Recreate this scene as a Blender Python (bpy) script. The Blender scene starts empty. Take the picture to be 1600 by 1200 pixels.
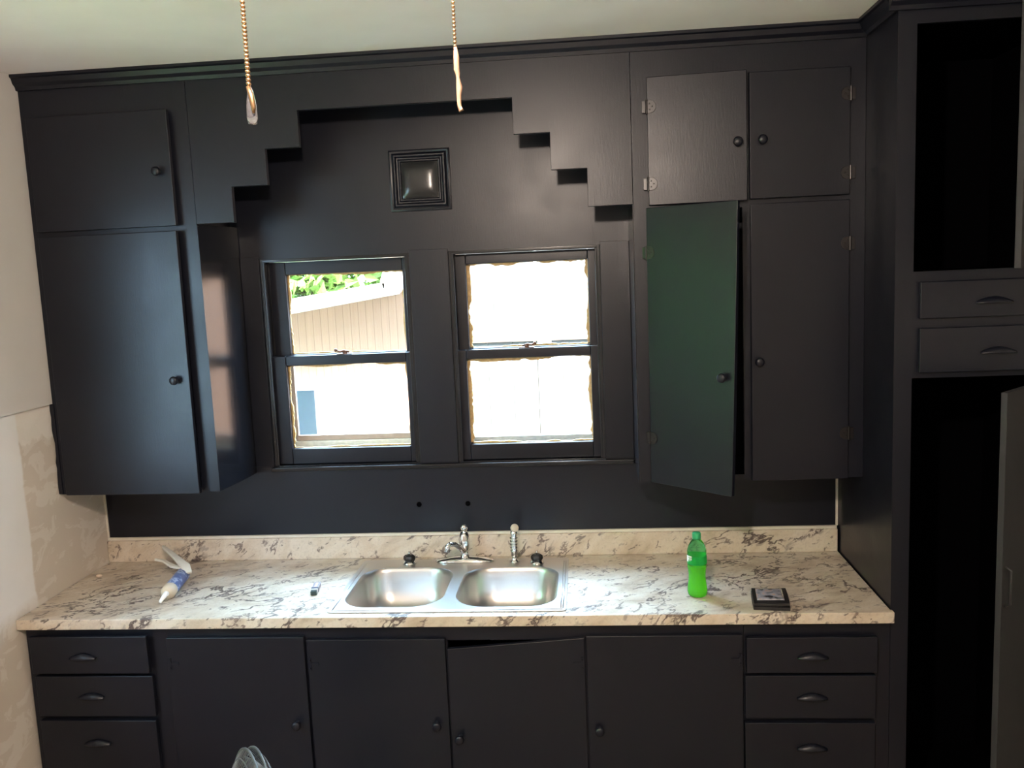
import bpy, bmesh, math, random
from mathutils import Vector, Matrix
random.seed(7)
S = bpy.context.scene
COL = S.collection
R = math.radians

# ------------------------------------------------------------------ camera, light, exposure
cam_d = bpy.data.cameras.new('camera'); cam = bpy.data.objects.new('camera', cam_d); COL.objects.link(cam)
S.camera = cam
cam_d.sensor_width = 36.0; cam_d.lens = 1366.5 / 1600 * 36.0; cam_d.clip_start = .05; cam_d.clip_end = 200
_r = Vector((0.99576378, 0.08137768, -0.04280392)); _u = Vector((0.03185639, 0.13135868, 0.99082292)); _f = Vector((-0.08625353, 0.98798915, -0.12820982))
cam.matrix_world = Matrix(((_r.x, _u.x, -_f.x, 0.6106), (_r.y, _u.y, -_f.y, -3.4552), (_r.z, _u.z, -_f.z, 2.0649), (0, 0, 0, 1)))

S.view_settings.view_transform = 'Standard'; S.view_settings.look = 'None'
S.view_settings.gamma = 1; S.view_settings.use_curve_mapping = False
S.view_settings.exposure = 4.05
S.cycles.use_denoising = True
S.cycles.max_bounces = 10; S.cycles.diffuse_bounces = 5; S.cycles.transparent_max_bounces = 16
S.cycles.sample_clamp_indirect = 6

W = bpy.data.worlds.new('sky'); S.world = W; W.use_nodes = True
nt = W.node_tree; bg = nt.nodes['Background']
def _w(t, **k):
    n = nt.nodes.new(t)
    for a, v in k.items(): setattr(n, a, v)
    return n
# hazy bright sky: blue all round, with a broad glow added towards the far side to light the counter
_tc = _w('ShaderNodeTexCoord'); _dot = _w('ShaderNodeVectorMath', operation='DOT_PRODUCT'); _dot.inputs[1].default_value = Vector((-.10, .54, .84)).normalized()
_sc = _w('ShaderNodeVectorMath', operation='MULTIPLY'); _sc.inputs[1].default_value = (.42, 1, 1); nt.links.new(_tc.outputs['Generated'], _sc.inputs[0])
_nm = _w('ShaderNodeVectorMath', operation='NORMALIZE'); nt.links.new(_sc.outputs[0], _nm.inputs[0]); nt.links.new(_nm.outputs[0], _dot.inputs[0])
_mx = _w('ShaderNodeMath', operation='MAXIMUM'); nt.links.new(_dot.outputs['Value'], _mx.inputs[0]); _mx.inputs[1].default_value = 0
_pw = _w('ShaderNodeMath', operation='POWER'); nt.links.new(_mx.outputs[0], _pw.inputs[0]); _pw.inputs[1].default_value = 22
_ml = _w('ShaderNodeMath', operation='MULTIPLY_ADD'); nt.links.new(_pw.outputs[0], _ml.inputs[0]); _ml.inputs[1].default_value = 5.6; _ml.inputs[2].default_value = 1.3
bg.inputs[0].default_value = (.50, .74, 1.0, 1); nt.links.new(_ml.outputs[0], bg.inputs[1])

sun_d = bpy.data.lights.new('sun', 'SUN'); sun = bpy.data.objects.new('sun', sun_d); COL.objects.link(sun)
sun_d.energy = 2.6; sun_d.angle = R(20); sun_d.color = (1, .93, .82)
sun.rotation_euler = Vector((-.10, .60, -.76)).to_track_quat('-Z', 'Y').to_euler()
sun.location = (0, -6, 8)

def portal(name, loc, rot, sx, sy):
    d = bpy.data.lights.new(name, 'AREA'); d.shape = 'RECTANGLE'; d.size = sx; d.size_y = sy
    d.cycles.is_portal = True
    o = bpy.data.objects.new(name, d); COL.objects.link(o); o.location = loc; o.rotation_euler = rot
portal('window_portal', (-.384, .16, 1.73), (R(-90), 0, 0), .66, .9)
portal('window_portal.001', (.376, .16, 1.73), (R(-90), 0, 0), .66, .9)
portal('window_portal.002', (-1.60, -1.77, 1.75), (0, R(-90), 0), 1.2, 1.45)

# ------------------------------------------------------------------ helpers
def tag(o, label=None, cat=None, group=None, kind=None):
    if label: o['label'] = label
    if cat: o['category'] = cat
    if group: o['group'] = group
    if kind: o['kind'] = kind
    return o
def empty(name, loc=(0, 0, 0), rz=0, **k):
    o = bpy.data.objects.new(name, None); COL.objects.link(o); o.location = loc; o.rotation_euler = (0, 0, rz)
    o.empty_display_size = .05
    return tag(o, **k)
def obj(name, bm, m, parent=None, smooth=False, bevel=0, seg=2, world=True, **k):
    """link bm as one mesh object. Coordinates of bm are world ones unless world=False (then local to the parent)"""
    bmesh.ops.recalc_face_normals(bm, faces=bm.faces)
    me = bpy.data.meshes.new(name); bm.to_mesh(me); bm.free()
    for mm in (m if isinstance(m, (list, tuple)) else [m]): me.materials.append(mm)
    if smooth:
        for p in me.polygons: p.use_smooth = True
    o = bpy.data.objects.new(name, me); COL.objects.link(o)
    if parent:
        if world:
            off = Matrix.Identity(4)
            chain = []; p = parent
            while p: chain.append(p); p = p.parent
            for p in reversed(chain): off = off @ p.matrix_basis
            me.transform(off.inverted())
        o.parent = parent
    elif world:
        vs = [v.co for v in me.vertices]
        mn = Vector([min(v[i] for v in vs) for i in range(3)]); mx = Vector([max(v[i] for v in vs) for i in range(3)])
        c = Vector(((mn.x + mx.x) / 2, (mn.y + mx.y) / 2, mn.z))
        me.transform(Matrix.Translation(-c)); o.location = c
    if bevel:
        b = o.modifiers.new('bevel', 'BEVEL'); b.width = bevel; b.segments = seg; b.limit_method = 'ANGLE'; b.angle_limit = R(40)
        w = o.modifiers.new('wn', 'WEIGHTED_NORMAL')
        for p in me.polygons: p.use_smooth = True
    return tag(o, **k)
def BM(): return bmesh.new()
def box(bm, x0, x1, y0, y1, z0, z1, M=None, mi=0):
    vs = [bm.verts.new((x, y, z)) for x in (x0, x1) for y in (y0, y1) for z in (z0, z1)]
    if M is not None:
        for v in vs: v.co = M @ v.co
    for f in ((0, 1, 3, 2), (4, 6, 7, 5), (0, 4, 5, 1), (2, 3, 7, 6), (0, 2, 6, 4), (1, 5, 7, 3)):
        bm.faces.new([vs[i] for i in f]).material_index = mi
    return bm
def tube(bm, pts, rad, n=10, cap=True, closed=False):
    pts = [Vector(p) for p in pts]; N = len(pts); rings = []
    rads = rad if isinstance(rad, (list, tuple)) else [rad] * N
    prev = None
    for i, p in enumerate(pts):
        a = pts[(i - 1) % N] if (closed or i > 0) else p
        b = pts[(i + 1) % N] if (closed or i < N - 1) else p
        t = (b - a).normalized()
        if prev is None:
            u = t.orthogonal().normalized()
        else:
            u = (prev - t * prev.dot(t)).normalized()
        prev = u; v = t.cross(u)
        rings.append([bm.verts.new(p + (u * math.cos(2 * math.pi * k / n) + v * math.sin(2 * math.pi * k / n)) * rads[i]) for k in range(n)])
    for i in range(N if closed else N - 1):
        A = rings[i]; B = rings[(i + 1) % N]
        for k in range(n): bm.faces.new((A[k], A[(k + 1) % n], B[(k + 1) % n], B[k]))
    if cap and not closed:
        bm.faces.new(rings[0][::-1]); bm.faces.new(rings[-1])
    return bm
def lathe(bm, prof, M=None, n=32, cap=True, mi=0):
    """prof: (radius, z)"""
    M = M or Matrix.Identity(4); rings = []
    for r, z in prof:
        if r < 1e-6: rings.append([bm.verts.new(M @ Vector((0, 0, z)))])
        else: rings.append([bm.verts.new(M @ Vector((r * math.cos(2 * math.pi * k / n), r * math.sin(2 * math.pi * k / n), z))) for k in range(n)])
    fs = []
    for A, B in zip(rings, rings[1:]):
        for k in range(n):
            a, b = A[k % len(A)], A[(k + 1) % len(A)]; c, d = B[(k + 1) % len(B)], B[k % len(B)]
            vs = []
            for v in (a, b, c, d):
                if v not in vs: vs.append(v)
            if len(vs) > 2: fs.append(bm.faces.new(vs))
    if cap:
        for rr in (rings[0], rings[-1]):
            if len(rr) > 2: fs.append(bm.faces.new(rr))
    for f in fs: f.material_index = mi
    return bm
def prism(bm, poly, y0, y1, axis='y'):
    """extrude polygon (a,b) : axis y -> (x,z), axis x -> (y,z), axis z -> (x,y)"""
    def P(a, b, c): return {'y': (a, c, b), 'x': (c, a, b), 'z': (a, b, c)}[axis]
    A = [bm.verts.new(P(a, b, y0)) for a, b in poly]; B = [bm.verts.new(P(a, b, y1)) for a, b in poly]
    bm.faces.new(A); bm.faces.new(B[::-1])
    for i in range(len(poly)):
        j = (i + 1) % len(poly); bm.faces.new((A[i], B[i], B[j], A[j]))
    return bm
def plate(bm, outer, holes, z0, z1):
    """flat plate in xy with holes"""
    for z in (z0, z1):
        es = []
        for L in [outer] + holes:
            vs = [bm.verts.new((x, y, z)) for x, y in L]
            es += [bm.edges.new((vs[i], vs[(i + 1) % len(vs)])) for i in range(len(vs))]
        bmesh.ops.triangle_fill(bm, edges=es, use_beauty=True)
    for L in [outer] + holes:
        for i in range(len(L)):
            a, b = L[i], L[(i + 1) % len(L)]
            bm.faces.new([bm.verts.new((p[0], p[1], z)) for p, z in ((a, z0), (b, z0), (b, z1), (a, z1))])
    bmesh.ops.remove_doubles(bm, verts=bm.verts, dist=1e-5)
    return bm
def rrect(x0, x1, y0, y1, r, n=8):
    if not isinstance(r, (list, tuple)): r = [r] * 4
    out = []
    for (cx, cy, sx, sy, a0), rr in zip(((x1, y1, -1, -1, 0), (x0, y1, 1, -1, 90), (x0, y0, 1, 1, 180), (x1, y0, -1, 1, 270)), r):
        for k in range(n + 1):
            a = R(a0 + 90 * k / n)
            out.append((cx + sx * rr + rr * math.cos(a), cy + sy * rr + rr * math.sin(a)))
    return out
def holed_wall(bm, a0, a1, z0, z1, holes, put):
    """put(a0,a1,z0,z1) adds a box; holes = [(a0,a1,z0,z1)] sharing rows"""
    xs = sorted({a0, a1} | {h[0] for h in holes} | {h[1] for h in holes})
    zs = sorted({z0, z1} | {h[2] for h in holes} | {h[3] for h in holes})
    for i in range(len(xs) - 1):
        for j in range(len(zs) - 1):
            mx, mz = (xs[i] + xs[i + 1]) / 2, (zs[j] + zs[j + 1]) / 2
            if not any(h[0] < mx < h[1] and h[2] < mz < h[3] for h in holes): put(xs[i], xs[i + 1], zs[j], zs[j + 1])

# ------------------------------------------------------------------ materials
class N:
    def __init__(s, name):
        s.m = bpy.data.materials.new(name); s.m.use_nodes = True; s.t = s.m.node_tree
        s.b = s.t.nodes['Principled BSDF']; s.x = -300
    def n(s, typ, **k):
        nd = s.t.nodes.new(typ)
        for a, v in k.items():
            if hasattr(nd, a): setattr(nd, a, v)
            else: nd.inputs[a.replace('_', ' ')].default_value = v
        return nd
    def l(s, a, b): s.t.links.new(a, b)
    def coord(s, scale=(1, 1, 1), rot=(0, 0, 0), w='Object'):
        # positions in the place (geometry position), so that copies and neighbours do not repeat
        g = s.n('ShaderNodeNewGeometry'); mp = s.n('ShaderNodeMapping'); s.l(g.outputs['Position'], mp.inputs[0])
        mp.inputs['Scale'].default_value = scale; mp.inputs['Rotation'].default_value = rot
        return mp.outputs[0]
    def noise(s, vec, scale, detail=3, rough=.5, dist=0):
        nd = s.n('ShaderNodeTexNoise'); s.l(vec, nd.inputs['Vector']); nd.inputs['Scale'].default_value = scale
        nd.inputs['Detail'].default_value = detail; nd.inputs['Roughness'].default_value = rough; nd.inputs['Distortion'].default_value = dist
        return nd.outputs['Fac']
    def ramp(s, fac, stops, interp='LINEAR'):
        nd = s.n('ShaderNodeValToRGB'); s.l(fac, nd.inputs[0]); cr = nd.color_ramp; cr.interpolation = interp
        while len(cr.elements) < len(stops): cr.elements.new(.5)
        for e, (p, c) in zip(cr.elements, stops):
            e.position = p; e.color = (c, c, c, 1) if isinstance(c, (int, float)) else (*c, 1)
        return nd.outputs['Color']
    def mix(s, fac, a, b, mode='MIX'):
        nd = s.n('ShaderNodeMix', data_type='RGBA', blend_type=mode)
        for sock, v in ((0, fac), (6, a), (7, b)):
            if isinstance(v, bpy.types.NodeSocket): s.l(v, nd.inputs[sock])
            elif sock == 0: nd.inputs[0].default_value = v
            else: nd.inputs[sock].default_value = (*v, 1)
        return nd.outputs[2]
    def math(s, op, a, b=0.0, clamp=False):
        nd = s.n('ShaderNodeMath', operation=op); nd.use_clamp = clamp
        for i, v in enumerate((a, b)):
            if isinstance(v, bpy.types.NodeSocket): s.l(v, nd.inputs[i])
            else: nd.inputs[i].default_value = v
        return nd.outputs[0]
    def set(s, **k):
        for a, v in k.items():
            i = s.b.inputs[{'col': 'Base Color', 'rough': 'Roughness', 'metal': 'Metallic', 'spec': 'Specular IOR Level', 'trans': 'Transmission Weight', 'ior': 'IOR', 'coat': 'Coat Weight', 'alpha': 'Alpha'}[a]]
            if isinstance(v, bpy.types.NodeSocket): s.l(v, i)
            elif a == 'col': i.default_value = (*v, 1)
            else: i.default_value = v
        return s
    def bump(s, h, strength=.2, dist=.002):
        nd = s.n('ShaderNodeBump'); nd.inputs['Strength'].default_value = strength; nd.inputs['Distance'].default_value = dist
        s.l(h, nd.inputs['Height']); s.l(nd.outputs[0], s.b.inputs['Normal']); return s
def plain(name, col, rough=.5, metal=0, var=.12, sc=30, bump=0, **k):
    s = N(name); c = s.coord(); f = s.noise(c, sc, 4)
    s.set(col=s.mix(f, tuple(x * (1 - var) for x in col), tuple(min(1, x * (1 + var)) for x in col)), rough=rough, metal=metal, **k)
    if bump: s.bump(s.noise(c, sc * 6, 3), bump, .001)
    return s.m

def black_paint():
    s = N('black_semigloss_paint'); c = s.coord()
    f = s.noise(c, 3.0, 5); g = s.noise(c, 420, 2); br = s.noise(s.coord((60, 60, 7)), 4, 3)
    s.set(col=s.mix(f, (.0042, .0055, .0105), (.0068, .0080, .0145)))
    s.set(rough=s.math('ADD', s.math('MULTIPLY', s.noise(c, 9, 4), .12), .29), spec=.37)
    h = s.math('ADD', s.math('MULTIPLY', g, .5), s.math('MULTIPLY', br, .8))
    s.bump(h, .22, .0012); return s.m
def granite():
    s = N('granite_pattern_laminate')
    c = s.coord()
    def along(axis, k):
        """positions squeezed along one axis, so that the figure runs in streaks along it"""
        ax = Vector(axis).normalized(); g = s.n('ShaderNodeNewGeometry')
        d = s.n('ShaderNodeVectorMath', operation='DOT_PRODUCT'); s.l(g.outputs['Position'], d.inputs[0]); d.inputs[1].default_value = ax
        m = s.n('ShaderNodeVectorMath', operation='SCALE'); m.inputs[0].default_value = ax * (1 - 1 / k); s.l(d.outputs['Value'], m.inputs['Scale'])
        q = s.n('ShaderNodeVectorMath', operation='SUBTRACT'); s.l(g.outputs['Position'], q.inputs[0]); s.l(m.outputs[0], q.inputs[1]); return q.outputs[0]
    c2 = along((1, .62, .8), 3.2); c3 = along((1, .85, 1.0), 2.6); c4 = along((1, .25, .5), 3.0)
    base = s.ramp(s.noise(c2, 11, 5, .6, .4), [(.28, (.40, .32, .24)), (.44, (.56, .475, .375)), (.60, (.64, .575, .485)), (.8, (.54, .475, .395))])
    speck = s.noise(c, 110, 3, .6)
    base = s.mix(s.math('MULTIPLY', s.ramp(speck, [(.52, 0.), (.66, 1.)]), .22), base, (.30, .25, .22))
    def vein(vec, scale, w, dist, thr, ms=1.3):
        n = s.noise(vec, scale, 5, .6, dist)
        d = s.math('ABSOLUTE', s.math('SUBTRACT', n, .5))
        line = s.ramp(d, [(0, 1.), (w, .8), (w * 2.0, 0.)])
        m = s.ramp(s.noise(vec, scale * ms, 3, .5), [(thr, 0.), (thr + .05, 1.)])
        return s.math('MULTIPLY', line, m)
    v1 = vein(c2, 7.0, .010, .35, .515, .8)
    v2 = vein(c3, 15, .017, .5, .54)
    v3 = s.ramp(s.noise(c4, 42, 4, .6, .4), [(.635, 0.), (.675, 1.)])
    v4 = s.ramp(s.noise(c2, 24, 3, .55, .3), [(.63, 0.), (.69, 1.)])
    col = s.mix(s.math('MULTIPLY', v4, .6), base, (.24, .20, .19))
    col = s.mix(v1, col, (.09, .065, .06)); col = s.mix(s.math('MULTIPLY', v2, .9), col, (.13, .095, .085)); col = s.mix(s.math('MULTIPLY', v3, .8), col, (.11, .09, .085))
    s.set(col=col, rough=.33); s.bump(s.noise(c, 160, 2), .05, .0005); return s.m
def wall_paint():
    # tan wall paint, with pale unpainted plaster and scraped patches where the old panelling came off
    s = N('patched_tan_wall_paint'); c = s.coord()
    sep = s.n('ShaderNodeSeparateXYZ'); g = s.n('ShaderNodeNewGeometry'); s.l(g.outputs['Position'], sep.inputs[0])
    z = sep.outputs[2]; y = sep.outputs[1]
    tan = s.mix(s.noise(c, 5, 4), (.56, .54, .51), (.62, .60, .57))
    pale = s.mix(s.noise(c, 8, 4), (.70, .66, .60), (.77, .73, .68))
    plaster = s.mix(s.noise(c, 4, 6), (.55, .49, .42), (.63, .57, .50))
    zj = s.math('ADD', z, s.math('MULTIPLY', s.math('SUBTRACT', s.noise(s.coord((1, 1.6, .4)), 9, 3, .6), .5), .16))
    col = s.mix(s.ramp(s.math('SUBTRACT', zj, 1.0), [(.515, 0.), (.525, 1.)]), plaster, pale)      # band of pale wall under the old line
    smear = s.ramp(s.noise(s.coord((1, 2, 3)), 3.2, 5, .62, 1.2), [(.53, 0.), (.56, 1.)])
    col = s.mix(s.math('MULTIPLY', smear, .55), col, (.70, .66, .60))
    yj = s.math('ADD', y, s.math('MULTIPLY', s.math('SUBTRACT', s.noise(s.coord((1, .5, 1)), 6, 4, .6), .5), .05))
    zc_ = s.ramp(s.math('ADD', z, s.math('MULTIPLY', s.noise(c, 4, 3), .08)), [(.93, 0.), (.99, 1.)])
    col = s.mix(s.math('MULTIPLY', zc_, s.ramp(s.math('ADD', yj, 1.0), [(.488, 1.), (.497, 0.)])), col, s.mix(s.noise(c, 6, 5), (.72, .72, .71), (.80, .80, .79)))   # near-white nearer the room
    up = s.ramp(s.math('SUBTRACT', z, 1.0), [(.634, 0.), (.637, 1.)])
    col = s.mix(up, col, tan)
    s.set(col=col, rough=.75); s.bump(s.noise(c, 40, 5), .25, .002); return s.m
def siding():
    s = N('grooved_brown_siding'); c = s.coord()
    w = s.n('ShaderNodeTexWave', wave_type='BANDS', bands_direction='X', wave_profile='SAW'); s.l(c, w.inputs[0]); w.inputs['Scale'].default_value = 5.2
    w.inputs['Distortion'].default_value = 0
    gro = s.ramp(w.outputs['Fac'], [(0, 1.), (.055, 1.), (.075, 0.)])
    grain = s.noise(s.coord((30, 1, 1.2)), 2, 4)
    col = s.mix(grain, (.36, .20, .135), (.46, .265, .18))
    s.set(col=s.mix(s.math('MULTIPLY', gro, .5), col, (.09, .05, .04)), rough=.8); return s.m
def glass():
    s = N('old_window_glass'); t = s.t
    s.t.nodes.remove(s.b)
    out = t.nodes['Material Output']; tr = s.n('ShaderNodeBsdfTransparent'); gl = s.n('ShaderNodeBsdfGlossy'); gl.inputs['Roughness'].default_value = .03
    fr = s.n('ShaderNodeFresnel'); gg = s.n('ShaderNodeNewGeometry')
    s.l(s.math('ADD', s.math('MULTIPLY', gg.outputs['Backfacing'], 1 / 1.45 - 1.45), 1.45), fr.inputs[0])   # thin pane: the same on both faces
    mx = s.n('ShaderNodeMixShader'); dirt = s.n('ShaderNodeBsdfDiffuse'); dirt.inputs[0].default_value = (.7, .7, .68, 1)
    m2 = s.n('ShaderNodeMixShader'); d = s.math('MULTIPLY', s.ramp(s.noise(s.coord(), 9, 6, .7), [(.42, 0.), (.8, 1.)]), .006)
    tr.inputs[0].default_value = (.97, .98, .97, 1)
    s.l(fr.outputs[0], mx.inputs[0]); s.l(tr.outputs[0], mx.inputs[1]); s.l(gl.outputs[0], mx.inputs[2])
    s.l(d, m2.inputs[0]); s.l(mx.outputs[0], m2.inputs[1]); s.l(dirt.outputs[0], m2.inputs[2]); s.l(m2.outputs[0], out.inputs[0]); return s.m
def steel(name, rough, col=(.62, .61, .59), var=True):
    s = N(name); f = s.noise(s.coord((2, 60, 60)), 8, 3)
    s.set(col=col, metal=1., rough=s.math('ADD', s.math('MULTIPLY', f, .1 if var else .02), rough)); return s.m
def emit(name, col, st):
    s = N(name); s.b.inputs['Emission Color'].default_value = (*col, 1); s.b.inputs['Emission Strength'].default_value = st
    s.set(col=col); return s.m
def foliage(name, a, b):
    s = N(name); s.set(col=s.mix(s.noise(s.coord(), 3, 4), a, b), rough=.55)
    s.b.inputs['Subsurface Weight'].default_value = 0
    return s.m

GLOSSB = plain('glossy_black_trim_paint', (.010, .011, .014), .17)
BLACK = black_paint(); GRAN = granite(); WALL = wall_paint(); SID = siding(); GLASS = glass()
CEIL = plain('off_white_ceiling_paint', (.90, .885, .87), .85, var=.05, sc=6, bump=.15)
FLOOR = plain('worn_wood_floor', (.30, .23, .17), .5, var=.25, sc=8)
ROOMW = plain('plain_tan_wall_paint', (.60, .58, .54), .8, var=.06, sc=4)
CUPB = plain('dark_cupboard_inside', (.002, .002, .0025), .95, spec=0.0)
STEEL = steel('brushed_stainless_steel', .30, (.56, .54, .52)); CHROME = steel('polished_chrome', .06, (.78, .78, .78), False)
DKMETAL = plain('black_painted_metal', (.03, .03, .032), .35, metal=.3)
BRASS = steel('aged_brass', .32, (.40, .25, .14), False)
CAULK = plain('pale_caulk', (.62, .58, .50), .6)
CREAM = plain('weathered_cream_paint', (.66, .60, .48), .7, var=.25, sc=60)
GREYP = plain('weathered_grey_paint', (.42, .40, .37), .75, var=.35, sc=50)
PUTTY = plain('ochre_glazing_putty', (.50, .31, .12), .8, var=.5, sc=90)
WHITEP = plain('white_exterior_paint', (.78, .76, .72), .7, var=.06)
BEIGES = plain('pale_vertical_panel', (.115, .106, .102), .75, var=.22, sc=9)
DGLASS = plain('dark_outside_window_glass', (.022, .034, .055), .12)
RUST = plain('rusty_brown_metal', (.16, .08, .05), .5, metal=.5, var=.4, sc=120)

FY = -.306; BY = -.61; XL = -1.43; XR = 1.58; ZC = 2.843; CT = .91

# ------------------------------------------------------------------ the setting
b = BM()
def pb(a0, a1, z0, z1): box(b, a0, a1, .0, .14, z0, z1)
holed_wall(b, -1.60, 2.85, 0, ZC + .1, [(-.69, -.078, 1.295, 2.152), (.078, .674, 1.295, 2.152)], pb)
obj('wall_back', b, BLACK, kind='structure')
b = BM()
def pl(a0, a1, z0, z1): box(b, -1.60, -1.443, a0, a1, z0, z1)
holed_wall(b, -4.9, 0.0, 0, ZC, [(-2.5, -1.05, 1.15, 2.35)], pl)
def pl2(a0, a1, z0, z1): box(b, -1.445, XL, a0, a1, z0, z1)
holed_wall(b, -4.9, 0.0, 1.636, ZC, [(-2.5, -1.05, 1.636, 2.35)], pl2)
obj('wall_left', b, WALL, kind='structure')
obj('wall_right', box(BM(), 2.75, 2.85, -4.9, 0, 0, ZC), ROOMW, kind='structure')
obj('wall_front', box(BM(), -1.6, 2.85, -5.0, -4.9, 0, ZC), ROOMW, kind='structure')
obj('floor', box(BM(), -1.6, 2.85, -5.0, .14, -.1, 0), FLOOR, kind='structure')
obj('ceiling', box(BM(), -1.6, 2.85, -5.0, .14, ZC, ZC + .12), CEIL, kind='structure')

# crown moulding along the cabinet tops
crown = [(0, 0), (0, -.052), (.010, -.052), (.014, -.040), (.026, -.030), (.032, -.014), (.040, -.010), (.040, 0)]
b = BM(); prism(b, [(FY - d, ZC + z) for d, z in crown], XL - .012, XR, 'x')
obj('trim_1', b, BLACK, kind='structure')
b = BM(); prism(b, [(XR - d, ZC + z) for d, z in crown], -.60, FY - .03, 'y')
obj('trim_2', b, BLACK, kind='structure')
b = BM(); prism(b, [(BY - d, ZC + z) for d, z in crown], XR - .03, 2.75, 'x')
obj('trim_3', b, BLACK, kind='structure')

# flat casing boards round the two windows, head board line and stool
def board(name, x0, x1, z0, z1, th=.006, y1=0.0, **k): return obj(name, box(BM(), x0, x1, -th, y1, z0, z1), BLACK, bevel=.0015, kind='structure', **k)
board('trim_4', -.7665, -.69, 1.305, 2.163); board('trim_5', -.078, .078, 1.305, 2.163); board('trim_6', .674, .7864, 1.305, 2.163)
obj('trim_7', box(BM(), -.70, .785, -.020, .0, 1.284, 1.3015), GLOSSB, bevel=.003, kind='structure')
# caulk lines left bare round the black wall panel
obj('trim_8', box(BM(), -1.44, 1.572, -.012, .0, 1.0025, 1.013), CAULK, kind='structure')
obj('trim_9', box(BM(), 1.570, 1.578, -.006, .0, 1.013, 1.30), CAULK, kind='structure')
obj('trim_10', box(BM(), -1.443, -1.436, -.006, .0, 1.013, 1.30), CAULK, kind='structure')

def rect_ring(bm, x0, x1, z0, z1, wl, wr, wt, wb, y0, y1):
    box(bm, x0, x0 + wl, y0, y1, z0, z1); box(bm, x1 - wr, x1, y0, y1, z0, z1)
    box(bm, x0 + wl, x1 - wr, y0, y1, z1 - wt, z1); box(bm, x0 + wl, x1 - wr, y0, y1, z0, z0 + wb)
def ragged_ring(bm, x0, x1, z0, z1, w, y0, y1, rnd):
    """rough putty left along the inside edge of a sash"""
    def strip(p, q, nrm):
        n = 70; A = []; B = []; cur = .5
        for i in range(n + 1):
            t = i / n; a = (p[0] + (q[0] - p[0]) * t, p[1] + (q[1] - p[1]) * t); cur = min(1.1, max(.12, cur + rnd.uniform(-.26, .26))); ww = w * cur
            A.append(a); B.append((a[0] + nrm[0] * ww, a[1] + nrm[1] * ww))
        for i in range(n):
            quad = [A[i], A[i + 1], B[i + 1], B[i]]
            f = [bm.verts.new((u, y0, v)) for u, v in quad]; g = [bm.verts.new((u, y1, v)) for u, v in quad]
            bm.faces.new(f); bm.faces.new(g[::-1])
            for k in range(4): bm.faces.new((f[k], g[k], g[(k + 1) % 4], f[(k + 1) % 4]))
    strip((x0, z0), (x0, z1), (1, 0)); strip((x1, z0), (x1, z1), (-1, 0)); strip((x0, z1), (x1, z1), (0, -1)); strip((x0, z0), (x1, z0), (0, .6))

def window(name, x0, x1, seed, upper, lower, putty_w):
    rnd = random.Random(seed); z0, z1 = 1.307, 2.152
    w = empty(name, ((x0 + x1) / 2, .07, z0), kind='structure')
    b = BM(); rect_ring(b, x0, x1, 1.2955, z1, .012, .012, .012, .010, 0.001, .139)      # jamb lining and inner sill
    for xx in (x0 + .012, x1 - .020):
        box(b, xx, xx + .008, .001, .012, z0, z1 - .012); box(b, xx, xx + .008, .0555, .0605, z0, z1 - .012)
    obj('jamb', b, GLOSSB, w, bevel=.001)
    ux0, ux1, uz0, uz1 = upper; lx0, lx1, lz0, lz1 = lower
    us = BM(); rect_ring(us, x0 + .014, x1 - .014, 1.722, z1 - .013, ux0 - x0 - .014, x1 - .014 - ux1, z1 - .013 - uz1, uz0 - 1.722, .061, .094)
    us = obj('upper_sash', us, BLACK, w, bevel=.003)
    ls = BM(); rect_ring(ls, x0 + .014, x1 - .014, z0, 1.757, lx0 - x0 - .014, x1 - .014 - lx1, 1.757 - lz1, lz0 - z0, .020, .055)
    ls = obj('lower_sash', ls, BLACK, w, bevel=.003)
    obj('pane', box(BM(), ux0 - .004, ux1 + .004, .078, .081, uz0 - .004, uz1 + .004), GLASS, us)
    obj('pane', box(BM(), lx0 - .004, lx1 + .004, .038, .041, lz0 - .004, lz1 + .004), GLASS, ls)
    b = BM(); ragged_ring(b, ux0, ux1, uz0, uz1, putty_w, .083, .091, rnd); obj('glazing_putty', b, PUTTY, us, label='ragged ochre glazing putty')
    b = BM(); ragged_ring(b, lx0, lx1, lz0, lz1, putty_w, .043, .052, rnd); obj('glazing_putty', b, PUTTY, ls, label='ragged ochre glazing putty')
    # sash lock on the meeting rail
    cx = (lx0 + lx1) / 2 - .005; sgn = -1 if seed == 1 else 1
    b = BM(); box(b, cx - .032, cx + .030, .024, .050, 1.7572, 1.7602); tube(b, [(cx, .038, 1.7602), (cx, .038, 1.767)], .010, 12)
    lk = obj('sash_lock', b, RUST, w, bevel=.001, label='rusty brown sash lock')
    b = BM(); tube(b, [(cx + .018 * -sgn, .036, 1.7655), (cx + .004 * sgn, .036, 1.7715), (cx + .018 * sgn, .030, 1.768), (cx + .030 * sgn, .024, 1.773)], [.004, .0045, .004, .0035], 8)
    bmesh.ops.create_icosphere(b, subdivisions=2, radius=.0075, matrix=Matrix.Translation((cx + .033 * sgn, .022, 1.7755)))
    obj('lever', b, RUST, lk, smooth=True)
    # outer weathered sill and blind stop
    b = BM(); box(b, x0 - .03, x1 + .03, .14, .20, 1.26, 1.325); box(b, x0 + .012, x1 - .012, .096, .139, 1.3065, 1.350); box(b, x0 + .012, x1 - .012, .104, .1385, 1.350, 1.386)
    obj('outer_sill', b, GREYP if seed == 2 else CREAM, w, bevel=.002, label='weathered grey outer sill' if seed == 2 else 'peeling cream outer sill')
    return w
W1 = window('window_1', -.69, -.078, 1, (-.607, -.122, 1.760, 2.087), (-.618, -.119, 1.371, 1.718), .010)
W2 = window('window_2', .078, .674, 2, (.137, .625, 1.760, 2.099), (.128, .626, 1.371, 1.720), .014)
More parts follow.
